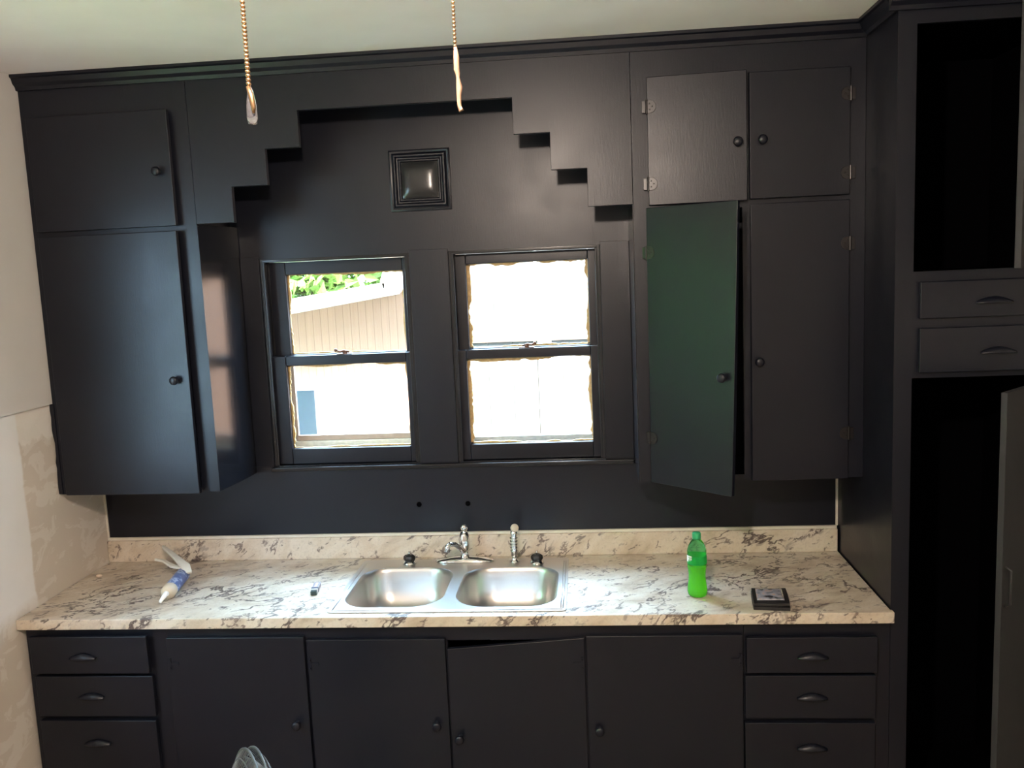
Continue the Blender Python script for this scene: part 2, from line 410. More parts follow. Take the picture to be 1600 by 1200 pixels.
# storm screen frame outside the left window
b = BM(); rect_ring(b, -.677, -.091, 1.388, 2.135, .058, .012, .018, .022, .112, .130)
scr = obj('storm_frame', b, plain('faded_storm_frame_wood', (.40, .29, .22), .7, var=.2, sc=40), W1, bevel=.001, label='faded brown storm frame')
# the left wall's window, out of frame: its greenery shows in the gloss of the open cabinet door
w3 = empty('window_3', (-1.5, -1.75, 1.05), kind='structure')
b = BM()
for (y0, y1, z0, z1) in ((-2.5, -2.44, 1.15, 2.35), (-1.11, -1.05, 1.15, 2.35), (-2.44, -1.11, 1.15, 1.21), (-2.44, -1.11, 2.29, 2.35), (-2.44, -1.11, 1.74, 1.77)): box(b, -1.56, -1.50, y0, y1, z0, z1)
obj('window_frame', b, WHITEP, w3, bevel=.002)
obj('pane', box(BM(), -1.532, -1.528, -2.44, -1.11, 1.21, 2.29), GLASS, w3)

# roof edge of this house outside, shading the strip of counter nearest the wall
b = BM(); prism(b, [(-.2, 3.06), (.40, 2.98), (.44, 3.02), (.44, 3.09), (-.2, 3.24)], -5, 5.5, 'x')
obj('roof_eave', b, WHITEP, kind='structure')
obj('roof_slab', box(BM(), -2.1, 3.3, -5.5, -.2, 3.06, 3.24), GREYP, kind='structure')
obj('wall_outer', box(BM(), -1.65, 2.9, .0, .14, -.6, 0), plain('dark_foundation_paint', (.012, .012, .012), .8), kind='structure')
obj('ground', box(BM(), -14, 14, .2, 16, -.7, -.6), plain('dry_pale_ground', (.20, .18, .13), .9, var=.3, sc=3), kind='structure')
obj('ground.001', box(BM(), -14, -1.7, -10, .2, -.7, -.6), plain('mown_grass', (.10, .16, .05), .9, var=.3, sc=8), kind='structure')

# ------------------------------------------------------------------ outside
g = empty('neighbor_shed', (-.4, 3.3, -.6), label='brown board-sided shed seen through both windows, white eave against green leaves', cat='shed')
SY = 3.22                                     # the shed's wall; its eave hangs out to y = 2.72
q = (SY + 3.455) / 6.455
X = lambda x: .61 + (x - .61) * q
Z = lambda z: 2.065 + (z - 2.065) * q
b = BM(); prism(b, [(-4.2, -.6), (4.6, -.6), (4.6, 2.45), (X(-.30), 2.45), (X(-.70), 2.20), (X(-.80), 2.06), (X(-.873), 1.96), (X(-1.60), 1.85), (-4.2, 1.45)], SY, 5.4, 'y')
obj('wall', b, SID, g)
b = BM(); prism(b, [(-4.1, 1.46), (-1.510, 1.826), (-.806, 1.925), (-.806, 2.022), (-1.510, 1.931), (-4.1, 1.56)], 2.72, SY - .001, 'y')
obj('eave_board', b, WHITEP, g, bevel=.004)
b = BM(); prism(b, [(-.8055, 1.930), (-.671, 2.014), (-.30, 2.30), (-.30, 2.52), (-.47, 2.40), (-.80, 2.15), (-.84, 2.03)], 2.72, SY - .001, 'y')
obj('rake_board', b, plain('pale_peach_trim', (.62, .50, .40), .7), g, bevel=.004)
b = BM(); box(b, X(-1.80), X(-1.40), SY - .04, SY, Z(.68), Z(1.27))
wf = obj('window_frame', b, WHITEP, g, bevel=.004)
obj('window_glass', box(BM(), X(-1.78), X(-1.450), SY - .06, SY - .035, Z(.72), Z(1.235)), DGLASS, wf)
b = BM()
for k in range(9): box(b, X(-.30) + k * .19, X(-.302) + (k + 1) * .19, SY - .045, SY, -.6, 1.53)
for k in range(7): box(b, X(-.30) + k * .25, X(-.302) + (k + 1) * .25, SY - .045, SY, 1.58, 2.44)
obj('panel_cladding', b, BEIGES, g, label='pale vertical cladding panels')
obj('rail', box(BM(), X(-.32), 1.5, SY - .07, SY - .001, 1.53, 1.58), plain('peach_rail_paint', (.17, .115, .09), .7), g, bevel=.003, label='peach rail')
b = BM(); box(b, X(.245), X(.268), SY - .07, SY - .046, 1.58, 2.42); box(b, X(.255), X(.355), SY - .08, SY - .046, .3, 1.529)
obj('batten', b, WHITEP, g, bevel=.003, label='white battens over the cladding')

def leaf_mass(bm, c, rad, n, size, rnd):
    for _ in range(n):
        d = Vector((rnd.gauss(0, 1), rnd.gauss(0, 1), rnd.gauss(0, 1))).normalized() * (rnd.random() ** .45)
        p = Vector(c) + Vector((d.x * rad[0], d.y * rad[1], d.z * rad[2]))
        q = Matrix.Rotation(rnd.random() * 6.28, 3, Vector((rnd.random() - .5, rnd.random() - .5, rnd.random() - .5)).normalized())
        s = size * (.6 + rnd.random() * .8)
        vs = [bm.verts.new(p + q @ Vector(v)) for v in ((-s, 0, 0), (0, s * .45, s * .12), (s, 0, 0), (0, -s * .45, s * .12))]
        bm.faces.new(vs)
def tree(base, crowns, n, size, seed, label, mats, hub):
    rnd = random.Random(seed); t = empty('tree', base, label=label, cat='tree')
    b = BM(); tube(b, [base, (base[0] + .1, base[1], (base[2] + hub[2]) / 2), hub], [.16, .12, .07], 10)
    for c, r in crowns: tube(b, [hub, ((hub[0] + c[0]) / 2, (hub[1] + c[1]) / 2, (hub[2] + c[2]) / 2 + .1), c], [.06, .04, .02], 6)
    obj('trunk', b, plain('bark', (.12, .09, .07), .9, var=.4), t, smooth=True)
    b = BM()
    for c, r in crowns: leaf_mass(b, c, r, n, size, rnd)
    obj('foliage', b, mats, t)
LEAF = foliage('bright_green_leaves', (.10, .22, .03), (.22, .38, .08))
LEAF2 = foliage('deep_green_leaves', (.34, .62, .26), (.48, .76, .38))
tree((-3.2, 7.4, -.6), [((-3.8, 7.2, 2.3), (1.2, .8, 1.0)), ((-2.6, 7.2, 2.1), (1.2, .8, .9)), ((-1.5, 7.4, 2.4), (1.1, .8, 1.1)), ((-2.6, 7.6, 3.3), (1.6, .8, .9))], 1500, .10, 3,
     'leafy green tree rising behind the white shed eave', LEAF, (-3.0, 7.4, 1.5))
tree((-4.4, -1.6, -.6), [((-4.2, -1.2, 2.0), (1.0, 1.3, 1.0)), ((-4.2, -2.6, 2.0), (1.0, 1.3, 1.0)), ((-4.3, -1.6, 3.2), (1.1, 1.6, .9)), ((-4.0, -1.8, .6), (.9, 1.8, .8)), ((-4.6, -.2, 2.4), (1.2, 1.4, 1.6)), ((-4.6, -3.6, 2.4), (1.2, 1.4, 1.6)), ((-4.9, -1.8, 4.0), (1.2, 2.2, .9))], 2300, .17, 5,
     'green bushy tree outside the left wall, beside the house', LEAF2, (-4.4, -1.6, 1.2))

# ------------------------------------------------------------------ upper cabinets
def butterfly_hinge(parent, x, y, z, sgn, mat=None, M=None, th=.0018):
    """leaf on the door (rounded) and knuckle on the stile; sgn=+1 door lies to the right of the pin"""
    b = BM(); poly = [(0, -.019)] + [(sgn * (.012 + .017 * math.cos(a)), .019 * math.sin(a)) for a in [R(-90 + 15 * k) for k in range(13)]] + [(0, .019)]
    prism(b, [(px, pz) for px, pz in poly], -th, 0, 'y')
    tube(b, [(0, -th * 1.5, -.021), (0, -th * 1.5, .021)], .003, 8)
    for px, pz in ((.012, .010), (.012, -.010), (.021, 0)):
        lathe(b, [(.0028, 0), (.0022, .0012), (0, .0016)], Matrix.Translation((sgn * px, -th, pz)) @ Matrix.Rotation(R(90), 4, 'X'), 8)
    T = Matrix.Translation((x, y, z)) if M is None else M @ Matrix.Translation((x, y, z))
    bmesh.ops.transform(b, matrix=T, verts=b.verts)
    o = obj('hinge', b, mat or BLACK, parent, world=(M is None))
    return o
HINGE = plain('painted_over_hinge_metal', (.008, .006, .006), .34, var=.5, sc=200)
def knob_bm(M, r=.0165):
    return lathe(BM(), [(.010, 0), (.0085, .003), (.006, .007), (.0065, .011), (r * .82, .015), (r, .021), (r * .93, .026), (r * .65, .0295), (0, .031)], M, 24, cap=False)
def make_door(cab, hx, z0, z1, width, sgn, ang, y, knob, hinges, th=.018, twist=0, label=None):
    """sgn=+1: hinge on the left, door runs right; knob=(distance from hinge, z). Local frame: x along door, -y front"""
    d = BM(); nz = 14 if twist else 1
    M0 = Matrix.Translation((hx, y, 0))
    rows = []
    for i in range(nz + 1):
        t = i / nz; z = z0 + (z1 - z0) * t; a = ang - twist * t
        A = M0 @ Matrix.Rotation(-sgn * R(a), 4, 'Z')
        rows.append([d.verts.new(A @ Vector((sgn * x, yy, z))) for x, yy in ((0.001, 0), (width, 0), (width, -th), (0.001, -th))])
    for A, B in zip(rows, rows[1:]):
        for k in range(4): d.faces.new((A[k], A[(k + 1) % 4], B[(k + 1) % 4], B[k]))
    d.faces.new(rows[0]); d.faces.new(rows[-1])
    o = obj('door', d, BLACK, cab, bevel=.0025, label=label)
    def A(z):
        t = (z - z0) / (z1 - z0); return M0 @ Matrix.Rotation(-sgn * R(ang - twist * t), 4, 'Z')
    if knob:
        kb = knob_bm(A(knob[1]) @ Matrix.Translation((sgn * knob[0], -th, knob[1])) @ Matrix.Rotation(R(90), 4, 'X'))
        obj('knob', kb, BLACK, o, smooth=True)
    for hz in hinges:
        h = BM(); poly = [(0, -.022)] + [(sgn * (.012 + .020 * math.cos(R(-90 + 15 * k))), .022 * math.sin(R(-90 + 15 * k))) for k in range(13)] + [(0, .022)]
        prism(h, poly, -th - .0032, -th + .0003, 'y')
        prism(h, [(-sgn * .004, -.020), (-sgn * .016, -.020), (-sgn * .016, .020), (-sgn * .004, .020)], -th - .0010, -th + .004, 'y')
        tube(h, [(0, -th - .002, -.024), (0, -th - .002, .024)], .0042, 8)
        for px, pz in ((.010, .010), (.010, -.010), (.019, 0)):
            lathe(h, [(.0030, 0), (.0024, .0012), (0, .0016)], Matrix.Translation((sgn * px, -th - .0032, pz)) @ Matrix.Rotation(R(90), 4, 'X'), 8)
        bmesh.ops.transform(h, matrix=A(hz) @ Matrix.Translation((0, 0, hz)), verts=h.verts)
        obj('hinge', h, HINGE, o, bevel=.0008)
    return o
def carcass(bm, x0, x1, y0, y1, z0, z1, opens, t=.018, top=True):
    """hollow box: sides, top, bottom, back and a face frame with openings (y0 = front)"""
    box(bm, x0, x0 + t, y0 + t, y1, z0, z1); box(bm, x1 - t, x1, y0 + t, y1, z0, z1)
    box(bm, x0 + t, x1 - t, y0 + t, y1, z0, z0 + t); 
    if top: box(bm, x0 + t, x1 - t, y0 + t, y1, z1 - t, z1)
    box(bm, x0 + t, x1 - t, y1 - .008, y1, z0 + t, z1 - t)
    holed_wall(bm, x0, x1, z0, z1, opens, lambda a, c, e, f: box(bm, a, c, y0, y0 + t, e, f))
ZB = 1.281; G = .001
cl = empty('upper_cabinet', ((XL - .8) / 2, -.15, ZB), label='black upper cabinet left of the windows, two doors barely ajar', cat='cabinet')
b = BM(); carcass(b, XL + G, -.798, FY, -G, ZB, ZC - G, [(-1.385, -.868, 1.30, 2.26), (-1.385, -.868, 2.30, 2.675)])
obj('carcass', b, BLACK, cl)
GLOSSP = plain('mirroring_side_gloss', (.008, .009, .013), .20, bump=.03)
_bow = [(-.7970 + .0300 * (1 - (1 - t) ** 1.7), FY + .001 + (.306 - .008) * t) for t in [k / 12 for k in range(13)]]  # added panel, bowed so the window shows in its gloss
obj('side_panel', prism(BM(), _bow + [(-.7979, -.007), (-.7979, FY + .001)], ZB, 2.283, 'z'), GLOSSP, cl, smooth=False, label='added glossy side panel, bowed to catch the window light')
make_door(cl, -1.402, 1.2815, 2.262, .543, 1, 2.2, FY - .0012, (.492, 1.716), ())
make_door(cl, -1.402, 2.280, 2.692, .543, 1, 1.6, FY - .0012, (.495, 2.474), ())
# rough scribe strip between the cabinet and the wall where the panelling was cut back
b = BM(); rnd = random.Random(4); L = [(-1.4285, 1.283 + k * .05) for k in range(8)]
poly = [(XL + .006, 1.283)] + [(XL + .006, 1.634)] + [(-1.441 + rnd.random() * .008, 1.634 - k * .025) for k in range(15)]
prism(b, poly, FY - .004, FY + .30, 'y'); obj('scribe_strip', b, BLACK, cl)

cr = empty('upper_cabinet.001', (1.18, -.15, ZB), label='black upper cabinet right of the windows, tall lower left door swung open', cat='cabinet')
b = BM(); carcass(b, .790, XR - G, FY, -G, ZB, ZC - G, [(.855, 1.165, 1.30, 2.25), (1.20, 1.508, 1.30, 2.25), (.855, 1.165, 2.29, 2.69), (1.20, 1.508, 2.29, 2.69)])
obj('carcass', b, BLACK, cr)
obj('side_panel', box(BM(), .7866, .7896, FY + .001, -.007, ZB, 2.277), GLOSSP, cr, label='added glossy side panel, bowed to catch the window light')  # added panel, glossier than the cabinet to mirror the window
make_door(cr, .841, 1.283, 2.262, .342, 1, 43, FY - .0012, (.305, 1.683), (1.446, 2.107), twist=9, label='door swung open, catching a green reflection')
make_door(cr, .843, 2.270, 2.702, .335, 1, 4.2, FY - .0012, (.303, 2.466), (2.343, 2.603), label='door slightly ajar, catching warm lamplight')
make_door(cr, 1.524, 1.281, 2.258, .336, -1, 1.0, FY - .0012, (.312, 1.711), (1.446, 2.11))
make_door(cr, 1.524, 2.275, 2.697, .336, -1, .6, FY - .0012, (.296, 2.471), (2.348, 2.609))

# stepped valance between the two
xs = [(-.784, 2.284), (-.655, 2.284), (-.655, 2.411), (-.520, 2.411), (-.520, 2.538), (-.392, 2.538), (-.392, 2.6655), (.378, 2.6655), (.378, 2.540), (.506, 2.540), (.506, 2.411), (.632, 2.411), (.632, 2.278), (.784, 2.278)]
poly = [(-.797, ZC - G), (-.797, 2.284)] + xs[1:] + [(.7885, 2.278), (.7885, ZC - G)]
b = BM(); prism(b, poly, FY - .0005, FY + .022, 'y')
obj('stepped_valance', b, BLACK, bevel=.0012, label='black stepped valance board bridging the cabinets above the windows', cat='valance')

# square rosette plaque on the wall above the windows
b = BM(); x0, x1, z0, z1 = -.136, .104, 2.314, 2.549
prof = [(0, 0), (0, .010), (.006, .013), (.012, .010), (.020, .020), (.026, .020), (.031, .011), (.036, .010), (.040, .015), (.045, .015), (.048, .008)]
rings = [[b.verts.new((x, -h, z)) for x, z in ((x0 + d, z0 + d), (x1 - d, z0 + d), (x1 - d, z1 - d), (x0 + d, z1 - d))] for d, h in prof]
for A, B_ in zip(rings, rings[1:]):
    for k in range(4): b.faces.new((A[k], A[(k + 1) % 4], B_[(k + 1) % 4], B_[k]))
b.faces.new(rings[0])
pq = obj('wall_plaque', b, BLACK, bevel=.0008, label='square black moulded plaque on the wall above the windows', cat='plaque')
b = BM(); n = 24; d = .047; gx0, gx1, gz0, gz1 = x0 + d, x1 - d, z0 + d, z1 - d; grid = []
for i in range(n + 1):
    row = []
    for j in range(n + 1):
        u, v = 2 * i / n - 1, 2 * j / n - 1
        h = .008 + .014 * (1 - u ** 4) * (1 - v ** 4)
        row.append(b.verts.new((gx0 + (gx1 - gx0) * i / n, -h, gz0 + (gz1 - gz0) * j / n)))
    grid.append(row)
for i in range(n):
    for j in range(n): b.faces.new((grid[i][j], grid[i + 1][j], grid[i + 1][j + 1], grid[i][j + 1]))
obj('raised_centre', b, plain('glossy_black_paint', (.02, .02, .021), .22), pq, smooth=True)

# screw holes left in the wall panel: two dark plugs
for i, (x, z) in enumerate(((-.095, 1.130), (.107, 1.1295))):
    b = lathe(BM(), [(.011, 0), (.011, .0012), (.008, .002), (.006, .0006), (0, .0006)], Matrix.Translation((x, 0, z)) @ Matrix.Rotation(R(90), 4, 'X'), 16)
    obj('pipe_hole_plug', b, CUPB, label=('left' if i == 0 else 'right') + ' one of two small black plugs in the wall over the faucet', cat='plug', group='plugs in the wall above the sink')

# ------------------------------------------------------------------ base cabinets
def bin_pull(parent, x, y, z, w=.10):
    """shallow cup pull: an arched hood over a recess"""
    b = BM(); n = 14; rows = []
    for i in range(n + 1):
        t = -1 + 2 * i / n; hh = max(.12, (1 - t * t)) ** .5; row = []
        for j in range(7):
            a = R(90 * j / 6); row.append(b.verts.new((x + t * w / 2, y - .001 - .019 * hh * math.sin(a), z - .011 + .022 * hh * math.cos(a) * (1 - .25 * abs(t)))))
        rows.append(row)
    for A, B_ in zip(rows, rows[1:]):
        for k in range(6): b.faces.new((A[k], A[k + 1], B_[k + 1], B_[k]))
    o = obj('handle', b, BLACK, parent, smooth=True); s = o.modifiers.new('solid', 'SOLIDIFY'); s.thickness = .002
    return o
BZ = .868
def drawer(cab, x0, x1, z0, z1, hx, hz, out=.0, tilt=0):
    d = BM(); y = BY + .001
    box(d, x0, x1, y - .018 - out, y - out, z0, z1)
    if out: box(d, x0 + .03, x1 - .03, y - out, y + .2, z0 + .01, z1 - .03)
    o = obj('drawer', d, BLACK, cab, bevel=.003)
    bin_pull(o, hx, y - .018 - out, hz)
YF = BY + .002
c1 = empty('drawer_cabinet', (-1.2, -.3, 0), label='black drawer stack at the left end under the counter', cat='cabinet')
b = BM(); carcass(b, XL + .002, -.905, YF, -.02, .09, BZ, [(-1.39, -.975, .71, .83), (-1.39, -.975, .55, .68), (-1.39, -.975, .35, .51)]); box(b, XL + .03, -.905, -.54, -.02, 0.0, .09)
obj('carcass', b, BLACK, c1)
drawer(c1, -1.402, -.966, .707, .845, -1.205, .775, .010); drawer(c1, -1.402, -.962, .541, .693, -1.195, .622); drawer(c1, -1.402, -.966, .335, .525, -1.19, .445)
c3 = empty('drawer_cabinet.001', (1.33, -.3, 0), label='black drawer stack at the right end under the counter, beside the pantry', cat='cabinet')
b = BM(); carcass(b, 1.1035, XR - .002, YF, -.02, .09, BZ, [(1.13, 1.51, .71, .80), (1.13, 1.51, .55, .67), (1.13, 1.51, .35, .50)]); box(b, 1.1035, XR - .002, -.54, -.02, 0.0, .09)
obj('carcass', b, BLACK, c3)
drawer(c3, 1.109, 1.533, .699, .823, 1.323, .762, .006); drawer(c3, 1.105, 1.531, .536, .687, 1.323, .617); drawer(c3, 1.103, 1.530, .33, .520, 1.323, .437)
c2 = empty('sink_cabinet', (.1, -.3, 0), label='long black base cabinet under the sink with four flush doors, one sagging', cat='cabinet')
b = BM(); carcass(b, -.9035, 1.102, YF, -.02, .09, BZ, [(-.93 + .06, -.42, .14, .81), (-.37, .075, .14, .81), (.10, .55, .14, .812), (.60, 1.07, .14, .81)], top=False); box(b, -.9035, 1.102, -.54, -.02, 0.0, .09)
obj('carcass', b, BLACK, c2)
def flat_door(x0, x1, z0, z1, kx, kz, hinge_x, hz, tilt=0, sgn=1):
    y = YF - .0008
    o = obj('door', prism(BM(), [(x0, z0), (x1, z0), (x1, z1), (x0, z1 - tilt)], y - .018, y), BLACK, c2, bevel=.0025, label='sagging door' if tilt else None)
    obj('knob', knob_bm(Matrix.Translation((kx, y - .018, kz)) @ Matrix.Rotation(R(90), 4, 'X')), BLACK, o, smooth=True)
    for z in hz:
        b = BM(); box(b, hinge_x, hinge_x + .035 * sgn, y - .0205, y - .0178, z - .006, z + .006); box(b, hinge_x, hinge_x + .008 * sgn, y - .0215, y - .0178, z - .022, z + .022)
        for q in (-.014, .014): lathe(b, [(.003, 0), (.002, .0015), (0, .0018)], Matrix.Translation((hinge_x + .004 * sgn, y - .0215, z + q)) @ Matrix.Rotation(R(90), 4, 'X'), 8)
        obj('hinge', b, BLACK, o)
flat_door(-.900, -.402, .12, .834, -.445, .517, -.895, (.74, .22))
flat_door(-.393, .094, .12, .823, .053, .515, -.388, (.735, .22))
flat_door(.1005, .571, .13, .824, .130, .466, .566, (.733, .22), tilt=.037, sgn=-1)
flat_door(.577, 1.098, .12, .830, .614, .498, 1.093, (.745, .22), sgn=-1)

# ------------------------------------------------------------------ countertop with backsplash
b = BM(); plate(b, [(-1.441, -.64), (XR + .002, -.64), (XR + .002, -.6135), (XR - .004, -.6135), (XR - .004, -.001), (-1.441, -.001)], [rrect(-.305, .497, -.590, -.070, .03)], .872, CT)
ct = obj('countertop', b, GRAN, bevel=.003, label='long speckled beige laminate countertop with a low backsplash', cat='countertop')
obj('backsplash', box(BM(), -1.441, XR - .006, -.020, -.001, CT, 1.002), GRAN, bevel=.003, label='speckled beige backsplash strip standing along the wall behind the sink', cat='backsplash')

# ------------------------------------------------------------------ sink
RZ = CT + .004
sink = empty('kitchen_sink', (.095, -.33, CT), label='stainless steel double bowl sink set in the beige counter', cat='sink')
LB = (-.290, .072, -.562, -.150); RB = (.112, .478, -.566, -.158)
hl = rrect(*LB, [.11, .10, .10, .12], 10); hr = rrect(*RB, [.10, .11, .12, .10], 10)
b = BM(); plate(b, rrect(-.323, .513, -.606, -.055, .018, 6), [hl, hr], CT + .0006, RZ)
obj('rim', b, STEEL, sink, bevel=.0015)
b = BM()
for (x, y0, y1) in ((-.306, -.585, -.10), (.494, -.585, -.10), (.502, -.585, -.10)): tube(b, [(x, y0, RZ), (x, y1, RZ)], .0022, 8)
tube(b, [(-.306, -.594, RZ), (.502, -.594, RZ)], .0018, 8)
obj('rim_bead', b, STEEL, sink, smooth=True)
for (x0, x1, y0, y1), rs in ((LB, [.11, .10, .10, .12]), (RB, [.10, .11, .12, .10])):
    b = BM(); rings = []
    for t, z in ((0, 0), (.0015, -.0015), (.005, -.005), (.009, -.018), (.014, -.05), (.020, -.085), (.028, -.110), (.040, -.131), (.055, -.146), (.073, -.156), (.095, -.162), (.12, -.165), (.145, -.166)):
        rr = [max(.02, r - t * .55) for r in rs]; rings.append([b.verts.new((x, y, RZ + z)) for x, y in rrect(x0 + t, x1 - t, y0 + t, y1 - t, rr, 10)])
    for A, B_ in zip(rings, rings[1:]):
        for k in range(len(A)): b.faces.new((A[k], A[(k + 1) % len(A)], B_[(k + 1) % len(A)], B_[k]))
    b.faces.new(rings[-1])
    bw = obj('bowl', b, STEEL, sink, smooth=True)
    cx, cy = (x0 + x1) / 2, (y0 + y1) / 2 + .02
    b = lathe(BM(), [(.045, -.1655), (.045, -.1635), (.038, -.1625), (.030, -.1645), (0, -.1645)], Matrix.Translation((cx, cy, RZ)), 28); obj('drain', b, CHROME, bw, smooth=True)

# faucet: escutcheon, single post with stubby spout and lever
fc = empty('kitchen_faucet', (.095, -.085, RZ), label='chrome kitchen faucet on a long thin deck plate behind the sink', cat='faucet')
b = BM(); n = 20; rows = []
for i in range(n + 1):
    t = -1 + 2 * i / n; hw = .026 * (1 - abs(t) ** 2.6) ** .5 + .003; hh = .017 * (1 - abs(t) ** 2.2) + .004
    rows.append([b.verts.new((.095 + t * .118, -.085 + dy * hw, RZ + dz * hh)) for dy, dz in ((-1, 0), (-.95, .5), (-.6, .95), (0, 1.05), (.6, .95), (.95, .5), (1, 0))])
for A, B_ in zip(rows, rows[1:]):
    for k in range(6): b.faces.new((A[k], A[k + 1], B_[k + 1], B_[k]))
    b.faces.new((A[0], A[6], B_[6], B_[0]))
b.faces.new(rows[0]); b.faces.new(rows[-1])
obj('deck_plate', b, CHROME, fc, smooth=True)
b = BM(); lathe(b, [(.018, 0), (.017, .03), (.0145, .034), (.019, .042), (.0225, .062), (.0215, .088), (.017, .100), (.0135, .108)], Matrix.Translation((.097, -.085, RZ + .012)), 28)
obj('body', b, CHROME, fc, smooth=True)
b = BM(); lathe(b, [(.0105, 0), (.0105, .012), (.014, .016), (.0155, .026), (.0125, .035), (0, .038)], Matrix.Translation((.099, -.085, RZ + .118)), 24)
obj('handle', b, CHROME, fc, smooth=True)
b = BM(); tube(b, [(.095, -.095, RZ + .045), (.080, -.115, RZ + .070), (.066, -.132, RZ + .086), (.050, -.150, RZ + .092), (.040, -.160, RZ + .086), (.038, -.162, RZ + .066)], [.012, .011, .010, .010, .0105, .0115], 14)
obj('spout', b, CHROME, fc, smooth=True)
sp = empty('side_sprayer', (.297, -.095, RZ), label='chrome side sprayer with a pale head, right of the faucet', cat='sprayer')
b = BM(); lathe(b, [(.021, 0), (.020, .004), (.012, .009), (.010, .020), (.012, .024)], Matrix.Translation((.297, -.095, RZ)), 24); obj('base_ring', b, CHROME, sp, smooth=True)
b = BM(); tube(b, [(.297, -.095, RZ + .018), (.297, -.095, RZ + .050), (.297, -.095, RZ + .085), (.298, -.095, RZ + .113), (.300, -.100, RZ + .128)], [.011, .0135, .0125, .014, .013], 14)
for k in range(5): tube(b, [(.297 + .0145 * math.cos(q * .524), -.095 + .0145 * math.sin(q * .524), RZ + .045 + k * .013) for q in range(12)], .0022, 6, closed=True)
obj('wand', b, CHROME, sp, smooth=True)
b = BM(); lathe(b, [(.010, -.012), (.0155, -.006), (.0165, .004), (.012, .008), (0, .0085)], Matrix.Translation((.303, -.104, RZ + .140)) @ Matrix.Rotation(R(62), 4, 'X') @ Matrix.Rotation(R(20), 4, 'Y'), 20)
obj('spray_head', b, plain('yellowed_plastic', (.52, .46, .36), .4), sp, smooth=True, label='yellowed plastic spray head')
for i, (x, y) in enumerate(((-.127, -.101), (.388, -.116))):
    v = empty('valve_stem', (x, y, RZ), label=('left' if i == 0 else 'right') + ' black-capped tap stem on a chrome ring, ' + ('left of the faucet' if i == 0 else 'right of the sprayer'), cat='tap', group='bare tap stems on the sink deck')
    b = lathe(BM(), [(.028, 0), (.027, .005), (.019, .012), (.016, .013)], Matrix.Translation((x, y, RZ)), 28); obj('chrome_ring', b, CHROME, v, smooth=True)
    b = BM(); pts = []
    for z, rr in ((.013, .0195), (.020, .0225), (.030, .0215), (.036, .015)):
        pts.append([b.verts.new((x + rr * (1 + .10 * math.cos(6 * a)) * math.cos(a), y + rr * (1 + .10 * math.cos(6 * a)) * math.sin(a), RZ + z)) for a in [2 * math.pi * k / 36 for k in range(36)]])
    for A, B_ in zip(pts, pts[1:]):
        for k in range(36): b.faces.new((A[k], A[(k + 1) % 36], B_[(k + 1) % 36], B_[k]))
    b.faces.new(pts[0]); b.faces.new(pts[-1]); obj('cap', b, plain('black_rubber', (.012, .012, .012), .35), v, smooth=True, label='black cap')
    b = tube(BM(), [(x, y, RZ + .034), (x, y, RZ + .050)], [.004, .003], 10); obj('spindle', b, CHROME, v, smooth=True)

# ------------------------------------------------------------------ things on the counter
def soda_bottle(x, y):
    o = empty('soda_bottle', (x, y, CT), label='green plastic soda bottle half full, standing on the counter', cat='bottle')
    prof = [(.0, .004), (.018, .001), (.026, .0), (.032, .006), (.0345, .018), (.0335, .035), (.0300, .058), (.0290, .075), (.0315, .095), (.0330, .105), (.0335, .110), (.0325, .114), (.0335, .118), (.0335, .150), (.0325, .153), (.0335, .157), (.0325, .168), (.028, .182), (.021, .194), (.0150, .202), (.0135, .207), (.0135, .212)]
    s = N('green_bottle_plastic'); s.set(col=(.22, .90, .38), rough=.06, trans=.95, ior=1.25)
    T = Matrix.Translation((x, y, CT))
    b = lathe(BM(), prof, T, 40, cap=False); sh = obj('shell', b, s.m, o, smooth=True)
    s = N('yellow_green_soda'); s.set(col=(.66, 1.0, .05), rough=.2, trans=.6, ior=1.33)
    q = [(max(0, r - .0022), z + (.002 if i < 3 else 0)) for i, (r, z) in enumerate(prof) if z < .112] + [(.0305, .112), (0, .112)]
    obj('soda', lathe(BM(), q, T, 40, cap=False), s.m, o, smooth=True, label='yellow-green soda')
    obj('cap', lathe(BM(), [(.0148, .205), (.0150, .212), (.0150, .224), (.0135, .2275), (0, .228)], T, 36), plain('green_cap_plastic', (.03, .36, .14), .35), o, smooth=True)
    lb = lathe(BM(), [(.0339, .119), (.0341, .121), (.0341, .147), (.0339, .149)], T, 40, cap=False)
    s = N('green_bottle_label'); s.set(col=(.03, .45, .10), rough=.3, trans=.5, ior=1.1)
    lo = obj('label_band', lb, s.m, o, smooth=True)
    # scraps of white print at the left edge of the label
    b = BM()
    def curved(a0, a1, z0, z1):
        n = 4; P = []
        for i in range(n + 1):
            a = R(a0 + (a1 - a0) * i / n); P.append([b.verts.new((x + .0346 * math.cos(a), y + .0346 * math.sin(a), CT + z)) for z in (z0, z1)])
        for A, B_ in zip(P, P[1:]): b.faces.new((A[0], B_[0], B_[1], A[1]))
    for a0, a1, z0, z1 in ((188, 206, .128, .150), (206, 232, .145, .150), (206, 214, .136, .143), (218, 222, .132, .143), (226, 232, .136, .143)): curved(a0, a1, z0, z1)
    obj('print', b, plain('white_print', (.85, .9, .85), .4), lo)
soda_bottle(.970, -.470)

